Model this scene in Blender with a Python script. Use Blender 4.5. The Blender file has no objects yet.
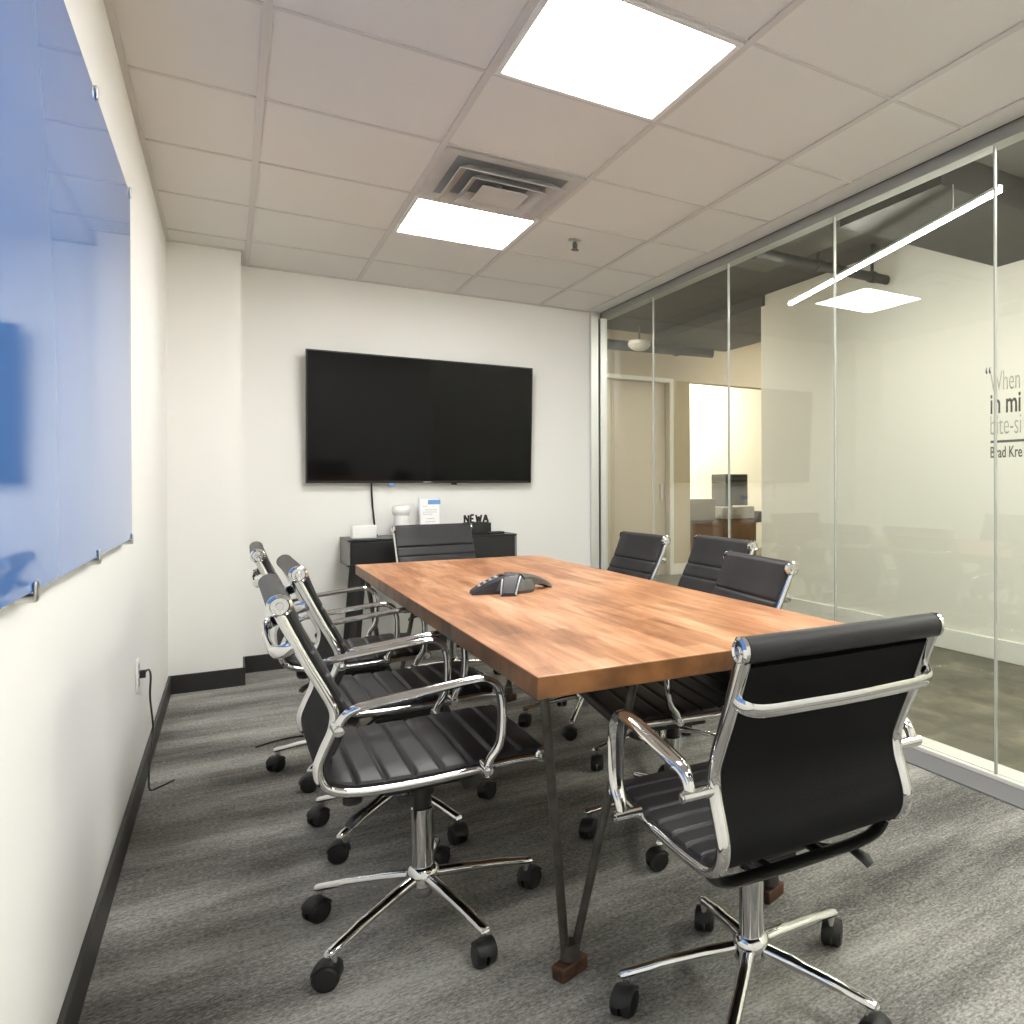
import bpy, bmesh, math, random
from mathutils import Vector, Matrix, Euler
random.seed(7)
SC = bpy.context.scene
COL = SC.collection
PI = math.pi

# ------------------------------------------------------------------ materials
def new_mat(name):
    m = bpy.data.materials.new(name); m.use_nodes = True
    nt = m.node_tree
    b = nt.nodes.get('Principled BSDF')
    return m, nt, b

def mat(name, col, rough=0.5, metal=0.0, bump=0.0, bscale=80.0, spec=0.5, coat=0.0, vary=0.0, vscale=3.0):
    m, nt, b = new_mat(name)
    b.inputs['Base Color'].default_value = (*col, 1)
    b.inputs['Roughness'].default_value = rough
    b.inputs['Metallic'].default_value = metal
    b.inputs['Specular IOR Level'].default_value = spec
    b.inputs['Coat Weight'].default_value = coat
    tc = nt.nodes.new('ShaderNodeTexCoord')
    if vary > 0:
        n = nt.nodes.new('ShaderNodeTexNoise'); n.inputs['Scale'].default_value = vscale
        n.inputs['Detail'].default_value = 5
        nt.links.new(tc.outputs['Object'], n.inputs['Vector'])
        r = nt.nodes.new('ShaderNodeValToRGB')
        r.color_ramp.elements[0].position = 0.3; r.color_ramp.elements[1].position = 0.7
        r.color_ramp.elements[0].color = (*[c*(1-vary) for c in col], 1)
        r.color_ramp.elements[1].color = (*[min(1, c*(1+vary)) for c in col], 1)
        nt.links.new(n.outputs['Fac'], r.inputs['Fac'])
        nt.links.new(r.outputs['Color'], b.inputs['Base Color'])
    if bump > 0:
        n2 = nt.nodes.new('ShaderNodeTexNoise'); n2.inputs['Scale'].default_value = bscale
        n2.inputs['Detail'].default_value = 3
        nt.links.new(tc.outputs['Object'], n2.inputs['Vector'])
        bp = nt.nodes.new('ShaderNodeBump'); bp.inputs['Strength'].default_value = bump
        bp.inputs['Distance'].default_value = 0.004
        nt.links.new(n2.outputs['Fac'], bp.inputs['Height'])
        nt.links.new(bp.outputs['Normal'], b.inputs['Normal'])
    return m

def emit(name, col, strength):
    m = bpy.data.materials.new(name); m.use_nodes = True
    nt = m.node_tree; nt.nodes.clear()
    o = nt.nodes.new('ShaderNodeOutputMaterial'); e = nt.nodes.new('ShaderNodeEmission')
    e.inputs['Color'].default_value = (*col, 1); e.inputs['Strength'].default_value = strength
    nt.links.new(e.outputs[0], o.inputs['Surface'])
    return m

def glass_mat(name, tint):
    """clear architectural pane: fresnel reflection over straight-through transmission"""
    m = bpy.data.materials.new(name); m.use_nodes = True
    nt = m.node_tree; nt.nodes.clear(); N = nt.nodes.new; L = nt.links.new
    o = N('ShaderNodeOutputMaterial'); mx = N('ShaderNodeMixShader')
    tr = N('ShaderNodeBsdfTransparent'); tr.inputs['Color'].default_value = (*tint, 1)
    gl = N('ShaderNodeBsdfGlossy'); gl.inputs['Roughness'].default_value = 0.0
    gl.inputs['Color'].default_value = (1, 1, 1, 1)
    geo = N('ShaderNodeNewGeometry'); mm = N('ShaderNodeMix'); mm.data_type = 'FLOAT'
    mm.inputs[2].default_value = 1.5; mm.inputs[3].default_value = 1/1.5
    fr = N('ShaderNodeFresnel')
    L(geo.outputs['Backfacing'], mm.inputs[0]); L(mm.outputs[0], fr.inputs['IOR'])
    L(fr.outputs[0], mx.inputs['Fac']); L(tr.outputs[0], mx.inputs[1]); L(gl.outputs[0], mx.inputs[2])
    L(mx.outputs[0], o.inputs['Surface'])
    return m

def carpet_mat():
    m, nt, b = new_mat('carpet_grey_streaked'); N = nt.nodes.new; L = nt.links.new
    tc = N('ShaderNodeTexCoord')
    def noise(scale, vec, detail=4, rough=0.6):
        mp = N('ShaderNodeMapping'); mp.inputs['Scale'].default_value = vec
        L(tc.outputs['Object'], mp.inputs['Vector'])
        n = N('ShaderNodeTexNoise'); n.inputs['Scale'].default_value = scale
        n.inputs['Detail'].default_value = detail; n.inputs['Roughness'].default_value = rough
        L(mp.outputs[0], n.inputs['Vector']); return n.outputs['Fac']
    a = noise(1.0, (0.8, 4.2, 1), 4, 0.55)           # long soft bands across the room
    c = noise(1.0, (14, 60, 1), 6, 0.75)               # thin streaks
    f = noise(1.0, (85, 150, 1), 3, 0.75)            # loop pile
    w = N('ShaderNodeTexVoronoi'); w.inputs['Scale'].default_value = 150
    L(tc.outputs['Object'], w.inputs['Vector'])
    def math_(op, x, y):
        k = N('ShaderNodeMath'); k.operation = op
        for i, v in enumerate((x, y)):
            if isinstance(v, (int, float)): k.inputs[i].default_value = v
            else: L(v, k.inputs[i])
        return k.outputs[0]
    s = math_('ADD', math_('MULTIPLY', a, 0.92), math_('MULTIPLY', c, 0.42))
    s = math_('ADD', s, math_('MULTIPLY', f, 0.85))
    s = math_('ADD', math_('MULTIPLY', s, 0.62), -0.17)
    r = N('ShaderNodeValToRGB'); e = r.color_ramp.elements
    e[0].position = 0.37; e[0].color = (0.076, 0.074, 0.068, 1)
    e[1].position = 0.64; e[1].color = (0.44, 0.428, 0.395, 1)
    k = e.new(0.48); k.color = (0.185, 0.180, 0.167, 1)
    k = e.new(0.55); k.color = (0.285, 0.277, 0.257, 1)
    L(s, r.inputs['Fac']); L(r.outputs['Color'], b.inputs['Base Color'])
    b.inputs['Roughness'].default_value = 0.95; b.inputs['Specular IOR Level'].default_value = 0.15
    bp = N('ShaderNodeBump'); bp.inputs['Strength'].default_value = 0.5; bp.inputs['Distance'].default_value = 0.004
    L(f, bp.inputs['Height']); L(bp.outputs['Normal'], b.inputs['Normal'])
    return m

def concrete_mat():
    m, nt, b = new_mat('polished_concrete_brown'); N = nt.nodes.new; L = nt.links.new
    tc = N('ShaderNodeTexCoord')
    n = N('ShaderNodeTexNoise'); n.inputs['Scale'].default_value = 3.5; n.inputs['Detail'].default_value = 9
    n.inputs['Roughness'].default_value = 0.68; n.inputs['Distortion'].default_value = 0.5
    mp = N('ShaderNodeMapping'); mp.inputs['Scale'].default_value = (1.6, 0.9, 1)
    L(tc.outputs['Object'], mp.inputs['Vector']); L(mp.outputs[0], n.inputs['Vector'])
    r = N('ShaderNodeValToRGB'); e = r.color_ramp.elements
    e[0].position = 0.32; e[0].color = (0.060, 0.053, 0.035, 1)
    e[1].position = 0.72; e[1].color = (0.235, 0.213, 0.15, 1)
    k = e.new(0.52); k.color = (0.115, 0.104, 0.071, 1)
    L(n.outputs['Fac'], r.inputs['Fac']); L(r.outputs['Color'], b.inputs['Base Color'])
    b.inputs['Roughness'].default_value = 0.42
    return m

def wood_mat():
    """butcher-block slab: staves run along local y"""
    m, nt, b = new_mat('wood_butcher_block'); N = nt.nodes.new; L = nt.links.new
    tc = N('ShaderNodeTexCoord')
    sw = N('ShaderNodeSeparateXYZ'); L(tc.outputs['Object'], sw.inputs[0])
    cb = N('ShaderNodeCombineXYZ'); L(sw.outputs['Y'], cb.inputs['X']); L(sw.outputs['X'], cb.inputs['Y'])
    br = N('ShaderNodeTexBrick')
    br.inputs['Scale'].default_value = 1.0; br.inputs['Brick Width'].default_value = 0.62
    br.inputs['Row Height'].default_value = 0.066; br.inputs['Mortar Size'].default_value = 0.0004
    br.inputs['Color1'].default_value = (0, 0, 0, 1); br.inputs['Color2'].default_value = (1, 1, 1, 1)
    br.inputs['Mortar'].default_value = (0.2, 0.2, 0.2, 1); br.offset = 0.37; br.squash = 1.0
    L(cb.outputs[0], br.inputs['Vector'])
    mp = N('ShaderNodeMapping'); mp.inputs['Scale'].default_value = (26, 2.6, 26)
    L(tc.outputs['Object'], mp.inputs['Vector'])
    n = N('ShaderNodeTexNoise'); n.inputs['Scale'].default_value = 1.0; n.inputs['Detail'].default_value = 7
    n.inputs['Roughness'].default_value = 0.65; n.inputs['Distortion'].default_value = 0.9
    L(mp.outputs[0], n.inputs['Vector'])
    n2 = N('ShaderNodeTexNoise'); n2.inputs['Scale'].default_value = 3.2; n2.inputs['Detail'].default_value = 4
    mp2 = N('ShaderNodeMapping'); mp2.inputs['Scale'].default_value = (2.2, 0.8, 1)
    L(tc.outputs['Object'], mp2.inputs['Vector']); L(mp2.outputs[0], n2.inputs['Vector'])
    def mth(op, x, y):
        k = N('ShaderNodeMath'); k.operation = op
        for i, v in enumerate((x, y)):
            if isinstance(v, (int, float)): k.inputs[i].default_value = v
            else: L(v, k.inputs[i])
        return k.outputs[0]
    s = mth('ADD', mth('MULTIPLY', br.outputs['Color'], 0.14), mth('MULTIPLY', n.outputs['Fac'], 0.66))
    s = mth('ADD', s, mth('MULTIPLY', n2.outputs['Fac'], 0.46))
    r = N('ShaderNodeValToRGB'); e = r.color_ramp.elements
    e[0].position = 0.38; e[0].color = (0.13, 0.048, 0.017, 1)
    e[1].position = 0.84; e[1].color = (0.66, 0.39, 0.23, 1)
    k = e.new(0.50); k.color = (0.27, 0.105, 0.038, 1)
    k = e.new(0.66); k.color = (0.47, 0.215, 0.098, 1)
    L(s, r.inputs['Fac']); L(r.outputs['Color'], b.inputs['Base Color'])
    b.inputs['Roughness'].default_value = 0.36
    bp = N('ShaderNodeBump'); bp.inputs['Strength'].default_value = 0.12; bp.inputs['Distance'].default_value = 0.002
    L(n.outputs['Fac'], bp.inputs['Height']); L(bp.outputs['Normal'], b.inputs['Normal'])
    return m

M = dict(
    wall=mat('warm_white_paint', (0.83, 0.825, 0.80), 0.75, bump=0.08, bscale=160, spec=0.25),
    corridor_wall=mat('corridor_cream_paint', (0.82, 0.795, 0.72), 0.7, bump=0.05, bscale=120, spec=0.25),
    beige=mat('beige_paint', (0.56, 0.48, 0.35), 0.7, spec=0.25),
    beige_door=mat('beige_door_leaf', (0.52, 0.45, 0.33), 0.5, spec=0.3),
    tile=mat('ceiling_tile_mineral', (0.745, 0.73, 0.705), 0.9, bump=0.35, bscale=420, spec=0.1, vary=0.03, vscale=500),
    tbar=mat('ceiling_tbar_white', (0.60, 0.58, 0.56), 0.45),
    soffit=mat('soffit_grey_paint', (0.62, 0.62, 0.595), 0.5),
    carpet=carpet_mat(), concrete=concrete_mat(), wood=wood_mat(),
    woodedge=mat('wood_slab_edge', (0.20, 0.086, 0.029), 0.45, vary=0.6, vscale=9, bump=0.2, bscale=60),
    base=mat('black_rubber_base', (0.022, 0.021, 0.020), 0.45, vary=0.1),
    white_base=mat('white_baseboard_paint', (0.82, 0.81, 0.76), 0.4),
    chrome=mat('polished_chrome', (0.70, 0.70, 0.70), 0.07, 1.0),
    satin=mat('satin_steel', (0.62, 0.62, 0.60), 0.3, 1.0),
    header=mat('grey_header_paint', (0.36, 0.37, 0.34), 0.5, bump=0.02),
    alu=mat('brushed_aluminium', (0.72, 0.73, 0.72), 0.35, 0.7),
    leather=mat('charcoal_leather', (0.022, 0.0215, 0.023), 0.42, bump=0.12, bscale=260, spec=0.32),
    mesh=mat('black_back_fabric', (0.009, 0.009, 0.0095), 0.7, bump=0.2, bscale=500, spec=0.15),
    plastic=mat('black_plastic', (0.014, 0.014, 0.014), 0.4, bump=0.03, bscale=200),
    tyre=mat('black_caster_nylon', (0.010, 0.010, 0.010), 0.5, bump=0.03, bscale=200),
    legmetal=mat('raw_dark_steel', (0.085, 0.080, 0.072), 0.42, 0.6, vary=0.3, vscale=30),
    rust=mat('rusty_brown_foot', (0.075, 0.032, 0.016), 0.7, vary=0.5, vscale=40, bump=0.2),
    screen=mat('tv_black_glass', (0.004, 0.004, 0.004), 0.08, spec=0.18),
    tvbody=mat('tv_black_shell', (0.012, 0.012, 0.012), 0.3, bump=0.02),
    blueglass=mat('blue_backpainted_glass', (0.090, 0.215, 0.55), 0.045, spec=0.5),
    console=mat('black_console_laminate', (0.016, 0.016, 0.017), 0.35, bump=0.03),
    console_side=mat('grey_console_side', (0.20, 0.20, 0.19), 0.5, bump=0.03),
    paper=mat('white_paper', (0.86, 0.86, 0.86), 0.6, bump=0.02),
    white=mat('white_plastic', (0.84, 0.84, 0.83), 0.3, bump=0.01),
    blueink=mat('blue_print', (0.14, 0.30, 0.62), 0.6, bump=0.01),
    greyink=mat('grey_print', (0.42, 0.42, 0.43), 0.6, bump=0.01),
    darkink=mat('dark_lettering', (0.055, 0.055, 0.052), 0.6, bump=0.01),
    paleink=mat('pale_grey_lettering', (0.40, 0.39, 0.34), 0.6, bump=0.01),
    frame=mat('silver_photo_frame', (0.55, 0.58, 0.62), 0.35, 0.5),
    phone=mat('dark_grey_phone', (0.030, 0.031, 0.035), 0.55, bump=0.05, bscale=300),
    phonegrille=mat('phone_speaker_mesh', (0.085, 0.085, 0.078), 0.55, bump=0.4, bscale=900),
    phonetrim=mat('silver_phone_trim', (0.36, 0.36, 0.38), 0.4, 0.3),
    cord=mat('black_cord', (0.012, 0.012, 0.012), 0.5, bump=0.02),
    darkceil=mat('dark_exposed_ceiling', (0.042, 0.040, 0.034), 0.85, vary=0.25, vscale=2),
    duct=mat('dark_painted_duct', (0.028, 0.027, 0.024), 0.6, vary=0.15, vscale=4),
    greyduct=mat('grey_painted_soffit', (0.10, 0.097, 0.083), 0.7, vary=0.1, vscale=3),
    vent=mat('vent_white_metal', (0.55, 0.54, 0.52), 0.45, vary=0.06, vscale=8),
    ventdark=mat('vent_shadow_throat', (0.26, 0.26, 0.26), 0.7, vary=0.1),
    ltframe=mat('light_frame_white', (0.74, 0.73, 0.71), 0.35, bump=0.01),
    panel=emit('led_panel_glow', (1.0, 0.988, 0.965), 30.0),
    fill_panel=emit('corridor_fill_glow', (1.0, 0.965, 0.90), 30.0),  # glow of the added, unseen corridor and passage panels
    strip=emit('led_strip_glow', (1.0, 0.965, 0.89), 92.0),
    fpanel=emit('far_room_panel_glow', (1.0, 0.95, 0.86), 40.0),
    glass=glass_mat('clear_partition_glass', (0.93, 0.95, 0.925)),
    joint=mat('translucent_glass_joint', (0.42, 0.43, 0.40), 0.25, bump=0.01),
    sill=mat('white_floor_track', (0.70, 0.69, 0.65), 0.4, bump=0.02),
    strip_floor=mat('grey_threshold', (0.15, 0.15, 0.157), 0.85, bump=0.05, bscale=300),
    counter=mat('grey_counter_stone', (0.20, 0.185, 0.15), 0.4, vary=0.1),
    counterwood=mat('brown_counter_front', (0.14, 0.075, 0.035), 0.5, vary=0.2, vscale=8),
    printer=mat('dark_grey_printer', (0.060, 0.058, 0.050), 0.5, vary=0.1),
    printergrey=mat('mid_grey_printer', (0.28, 0.27, 0.24), 0.5, vary=0.05),
)

# ------------------------------------------------------------------ mesh helpers
class MB:
    def __init__(s): s.bm = bmesh.new()
    def box(s, x0, x1, y0, y1, z0, z1, M_=None):
        vs = [s.bm.verts.new(Vector(p)) for p in ((x0,y0,z0),(x1,y0,z0),(x1,y1,z0),(x0,y1,z0),(x0,y0,z1),(x1,y0,z1),(x1,y1,z1),(x0,y1,z1))]
        if M_ is not None:
            for v in vs: v.co = M_ @ v.co
        for f in ((0,3,2,1),(4,5,6,7),(0,1,5,4),(1,2,6,5),(2,3,7,6),(3,0,4,7)):
            s.bm.faces.new([vs[i] for i in f])
        return s
    def prism(s, pts, z0, z1):
        a = [s.bm.verts.new((x, y, z0)) for x, y in pts]; b = [s.bm.verts.new((x, y, z1)) for x, y in pts]
        n = len(pts)
        s.bm.faces.new(a[::-1]); s.bm.faces.new(b)
        for i in range(n): s.bm.faces.new((a[i], a[(i+1)%n], b[(i+1)%n], b[i]))
        return s
    def sweep(s, path, ra, rb=None, up=None, seg=12, closed=False):
        """ellipse of half-axes ra (along side) and rb (along 'up') swept along path; ra/rb may be lists"""
        P = [Vector(p) for p in path]; n = len(P)
        up = Vector(up) if up else None
        rings = []; prevu = None
        for i, p in enumerate(P):
            if closed: t = (P[(i+1)%n] - P[i-1]).normalized()
            else: t = (P[min(i+1,n-1)] - P[max(i-1,0)]).normalized()
            if up is not None: u = up - t*up.dot(t)
            elif prevu is None:
                k = Vector((0,0,1)) if abs(t.z) < .9 else Vector((1,0,0)); u = k - t*k.dot(t)
            else: u = prevu - t*prevu.dot(t)
            u.normalize(); prevu = u; w = t.cross(u)
            a = ra[i] if isinstance(ra, (list, tuple)) else ra
            b = a if rb is None else (rb[i] if isinstance(rb, (list, tuple)) else rb)
            rings.append([s.bm.verts.new(p + w*a*math.cos(2*PI*k/seg) + u*b*math.sin(2*PI*k/seg)) for k in range(seg)])
        m = n if closed else n-1
        for i in range(m):
            A, B = rings[i], rings[(i+1)%n]
            for k in range(seg): s.bm.faces.new((A[k], A[(k+1)%seg], B[(k+1)%seg], B[k]))
        if not closed:
            s.bm.faces.new(rings[0][::-1]); s.bm.faces.new(rings[-1])
        return s
    def cyl(s, a, b, r, r2=None, seg=20):
        return s.sweep([a, b], [r, r if r2 is None else r2], seg=seg)
    def lathe(s, prof, c=(0,0,0), axis='z', seg=24):
        rings = []
        for r, h in prof:
            ring = []
            for k in range(seg):
                a = 2*PI*k/seg
                v = (r*math.cos(a), r*math.sin(a), h)
                if axis == 'x': v = (v[2], v[0], v[1])
                if axis == 'y': v = (v[1], v[2], v[0])
                ring.append(s.bm.verts.new(Vector(v)+Vector(c)))
            rings.append(ring)
        for A, B in zip(rings, rings[1:]):
            for k in range(seg): s.bm.faces.new((A[k], A[(k+1)%seg], B[(k+1)%seg], B[k]))
        s.bm.faces.new(rings[0][::-1]); s.bm.faces.new(rings[-1])
        return s
    def build(s, name, m, parent=None, bevel=0.0, smooth=True, bseg=2):
        bmesh.ops.recalc_face_normals(s.bm, faces=s.bm.faces)
        me = bpy.data.meshes.new(name); s.bm.to_mesh(me); s.bm.free()
        for p in me.polygons: p.use_smooth = smooth
        if smooth: me.set_sharp_from_angle(angle=math.radians(38))
        me.materials.append(m)
        o = bpy.data.objects.new(name, me); COL.objects.link(o)
        if parent is not None: o.parent = parent
        if bevel > 0:
            bv = o.modifiers.new('bevel', 'BEVEL'); bv.width = bevel; bv.segments = bseg; bv.limit_method = 'ANGLE'
            bv.harden_normals = False
        return o

def tag(o, label=None, cat=None, group=None, kind=None):
    if label: o['label'] = label
    if cat: o['category'] = cat
    if group: o['group'] = group
    if kind: o['kind'] = kind
    return o
def thing(name, label, cat, loc=(0,0,0), rz=0, group=None):
    o = bpy.data.objects.new(name, None); COL.objects.link(o)
    o.empty_display_size = 0.1
    o.location = loc; o.rotation_euler = (0,0,rz)
    return tag(o, label, cat, group)
def struct(o): o['kind'] = 'structure'; return o
def box_obj(name, x0, x1, y0, y1, z0, z1, m, parent=None, bevel=0.0):
    return MB().box(x0,x1,y0,y1,z0,z1).build(name, m, parent, bevel, smooth=False)
def smoothpath(pts, n=6, closed=False):
    """Catmull-Rom through pts"""
    P = [Vector(p) for p in pts]; out = []
    for i in range(len(P)-1):
        p0 = P[max(i-1,0)]; p1 = P[i]; p2 = P[i+1]; p3 = P[min(i+2,len(P)-1)]
        for k in range(n):
            t = k/n
            out.append(0.5*((2*p1)+(-p0+p2)*t+(2*p0-5*p1+4*p2-p3)*t*t+(-p0+3*p1-3*p2+p3)*t**3))
    out.append(P[-1]); return out

# ------------------------------------------------------------------ key dimensions (metres)
XL, XG, YB, YP, XP = -0.2825, 2.440, 5.462, 5.1365, 0.058
H = 2.489; YN = -0.75
GX0, GY0, T = 0.0937, 2.47, 0.6096
XS = 2.305
XF = 4.115

# ------------------------------------------------------------------ setting
struct(box_obj('floor', XL-0.1, 2.290, YN-0.1, YB+0.1, -0.05, 0.0, M['carpet']))
o = struct(box_obj('floor_threshold', 2.290, 2.425, YN-0.1, YB, -0.05, 0.006, M['strip_floor']))
struct(box_obj('floor_corridor', 2.425, 9.5, YN-0.1, 11.2, -0.05, 0.0, M['concrete']))
struct(box_obj('wall_left', XL-0.1, XL, YN-0.1, YB+0.1, 0, 2.6, M['wall']))
struct(box_obj('wall_back', XL, 2.400, YB, YB+0.1, 0, 2.6, M['wall']))
struct(box_obj('wall_pilaster', XL, XP, YP, YB, 0, 2.6, M['wall']))
struct(box_obj('wall_rear', XL, XG-0.03, YN-0.1, YN, 0, 2.6, M['wall']))
# ceiling: one tiled slab, with the t-bar grid as its part and openings closed by the fixtures below
ceil = struct(box_obj('ceiling', XL-0.1, XS, YN-0.1, YB+0.1, H, H+0.02, M['tile']))
g = MB()
k = -1
for k in range(0, 4):
    x = GX0 + k*T; g.box(x-0.012, x+0.012, YN, YB, H-0.006, H+0.001)
for k in range(-6, 6):
    y = GY0 + k*T
    if YN < y < YB: g.box(XL, XS, y-0.012 if False else y-0.007, y+0.007, H-0.005, H+0.001)
g.box(XL, XL+0.018, YN, YP, H-0.008, H+0.001)
g.box(XP, XS, YB-0.016, YB, H-0.008, H+0.001); g.box(XL, XP+0.01, YP-0.016, YP, H-0.008, H+0.001)
g.box(XS-0.012, XS+0.006, YN, YB, H-0.006, H+0.001)
g.build('ceiling_grid', M['tbar'], ceil, smooth=False)
# soffit and header over the glass wall
sf = MB(); sf.box(XS, 2.400, YN-0.1, YB, H-0.004, H+0.12)
struct(sf.build('trim_soffit', M['soffit'], smooth=False))
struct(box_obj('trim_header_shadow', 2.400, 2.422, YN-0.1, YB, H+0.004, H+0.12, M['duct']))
struct(box_obj('trim_header', 2.422, XG+0.045, YN-0.1, YB, 2.442, H+0.25, M['header'], bevel=0.002))
struct(MB().box(2.425, 2.447, YN-0.1, YB, 0.0, 0.022).box(2.457, 2.545, YN-0.1, YB, 0.0, 0.020).build('trim_track', M['sill'], bevel=0.002, smooth=False))
# end posts at the back wall
struct(box_obj('trim_post_inner', 2.318, 2.380, YB-0.035, YB, 0.0, H-0.004, M['alu'], bevel=0.003))
struct(box_obj('trim_post_gap', 2.380, 2.394, YB-0.012, YB, 0.0, 2.442, M['duct']))
struct(box_obj('trim_post_outer', 2.394, XG+0.012, YB-0.04, YB+0.10, 0.0, 2.442, M['alu'], bevel=0.003))
# glass panes and their clear joints
mull = [YN, -0.05, 0.890, 1.823, 2.745, 3.681, 4.632, YB-0.04]
for i in range(len(mull)-1):
    w = box_obj('window_%d' % (i+1), XG-0.005, XG+0.005, mull[i]+0.0033, mull[i+1]-0.0033, 0.021, 2.4425, M['glass'])
    struct(w)
for i, y in enumerate(mull[1:-1]):
    struct(box_obj('trim_glass_joint_%d' % (i+1), XG-0.0062, XG+0.0062, y-0.0035, y+0.0035, 0.021, 2.4425, M['joint']))
# baseboards
bh = 0.102
struct(box_obj('baseboard_left', XL, XL+0.012, YN, YP, 0, bh, M['base'], bevel=0.003))
struct(MB().box(XL, XP+0.012, YP-0.012, YP, 0, bh).box(XP, XP+0.012, YP, YB, 0, bh).build('baseboard_pilaster', M['base'], bevel=0.003, smooth=False))
struct(box_obj('baseboard_back', XP+0.012, 2.305, YB-0.012, YB, 0, bh, M['base'], bevel=0.003))

# ---- corridor beyond the glass
struct(box_obj('wall_corridor', XF, XF+0.15, YN-0.1, 5.66, 0, 3.3, M['corridor_wall']))
struct(box_obj('baseboard_corridor', XF-0.016, XF, YN-0.1, 5.66, 0, 0.138, M['white_base'], bevel=0.004))
struct(box_obj('wall_corridor_rear', 2.40, XF+0.15, YN-0.2, YN-0.1, 0, 3.3, M['corridor_wall']))
struct(box_obj('wall_neighbour', 2.30, 2.452, YB+0.10, 8.3, 0, 3.3, M['beige']))
struct(box_obj('wall_neighbour_return', 2.30, 2.5, YB+0.0, YB+0.1, 2.6, 3.3, M['beige']))
struct(box_obj('wall_above_glass', 2.44, 2.50, YN-0.1, YB+0.1, H+0.25, 3.3, M['corridor_wall']))
YD = 8.3
wl = MB()
wl.box(2.30, 2.75, YD, YD+0.15, 0, 3.5); wl.box(2.75, 4.60, YD, YD+0.15, 2.43, 3.5); wl.box(4.60, 4.90, YD, YD+0.15, 0, 3.5)
wl.box(4.90, 9.5, YD, YD+0.15, 2.46, 3.5); wl.box(7.6, 9.5, YD, YD+0.15, 0, 2.46)
struct(wl.build('wall_far', M['beige'], smooth=False))
dr = struct(box_obj('door_1', 2.76, 4.585, YD+0.09, YD+0.13, 0.0, 2.425, M['beige_door'], bevel=0.003))
MB().box(4.50, 4.54, YD+0.05, YD+0.09, 0.95, 1.15).build('door_handle', M['satin'], dr, bevel=0.004)
struct(MB().box(2.70,2.75,YD-0.02,YD,0,2.48).box(4.60,4.65,YD-0.02,YD,0,2.48).box(2.75,4.60,YD-0.02,YD,2.43,2.48).build('trim_door_frame', M['white_base'], smooth=False, bevel=0.003))
struct(box_obj('baseboard_far', 4.65, 4.90, YD-0.016, YD, 0, 0.138, M['white_base'], bevel=0.004))
struct(MB().box(4.3, 9.5, 10.9, 11.05, 0, 3.5).box(4.75, 4.90, YD+0.15, 10.9, 0, 3.5).box(9.35, 9.5, 5.66, 10.9, 0, 3.5).build('wall_far_room', M['corridor_wall'], smooth=False))
struct(box_obj('wall_side_passage', XF+0.15, 9.5, 5.51, 5.66, 0, 3.5, M['corridor_wall']))
# exposed dark ceiling with deeper slabs
struct(box_obj('ceiling_corridor', 2.30, XF+0.15, YN-0.2, 7.80, 2.90, 3.0, M['darkceil']))
struct(box_obj('ceiling_corridor_beam', XF-0.02, 5.12, 5.60, 7.82, 2.80, 2.92, M['duct']))
struct(box_obj('ceiling_passage', 2.30, 9.5, 5.60, 11.05, 3.42, 3.5, M['corridor_wall']))
struct(box_obj('ceiling_corridor_soffit', 2.76, XF, 2.36, 3.06, 2.545, 2.90, M['duct']))
struct(box_obj('ceiling_corridor_soffit_grey', 2.55, XF, 0.2, 2.34, 2.70, 2.90, M['greyduct']))
struct(box_obj('ceiling_corridor_panel', 2.62, 3.35, 3.10, 4.55, 2.74, 2.90, M['greyduct']))

# pipes, lights and lamp of the corridor
def pipe_run(name, label, a, b, r, hang):
    t = thing(name, label, 'pipe', a)
    A = Vector(a); B = Vector(b)
    MB().cyl((0,0,0), B-A, r).build('tube', M['duct'], t)
    for f in hang:
        p = (B-A)*f
        MB().cyl(p+Vector((0,0,r*0.8)), (p.x, p.y, 2.905-A.z if f < 2 else 3.42-A.z), 0.012).lathe([(r*1.25,-0.02),(r*1.25,0.02)], p, 'x').build('hanger', M['duct'], t)
    return t
p = pipe_run('suspended_duct', 'long dark tube hung level in front of the beige far wall', (2.9, 7.72, 2.70), (4.83, 7.66, 2.73), 0.058, (0.25, 0.75))
pipe_run('ceiling_pipe', 'dark pipe crossing the corridor ceiling above the long light bar', (2.56, 3.98, 2.66), (4.05, 3.98, 2.66), 0.035, (0.2, 0.55, 0.9))
t = thing('dome_lamp', 'small pale dome lamp hanging beside the dark far tube', 'lamp', (3.70, 7.35, 2.66))
MB().lathe([(0.02,0.05),(0.11,0.045),(0.125,0.01),(0.10,-0.03),(0.05,-0.055),(0.01,-0.06)]).build('lamp_shade', M['vent'], t)
MB().cyl((0,0,0.05),(0,0,0.245),0.012).build('stem', M['duct'], t)
# long diagonal LED bar
A = Vector((3.237, 4.109, 2.40)); B = Vector((2.733, 2.017, 2.40)); d = (B-A); L_ = d.length
ang = math.atan2(d.y, d.x)
t = thing('linear_light', 'long thin glowing light bar hung at an angle in the corridor', 'light', A, ang)
MB().box(0, L_, -0.012, 0.012, -0.008, 0.006).build('diffuser', M['strip'], t, bevel=0.003)
MB().box(-0.005, L_+0.005, -0.012, 0.012, 0.0065, 0.022).build('housing', M['alu'], t, bevel=0.002)
for f in (0.3,): MB().cyl((L_*f,0,0.022),(L_*f,0,0.34),0.003).build('hanging_wire', M['satin'], t)
MB().cyl((L_*0.85,0,0.022),(L_*0.85,0,0.145),0.003).build('hanging_wire', M['satin'], t)
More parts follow.
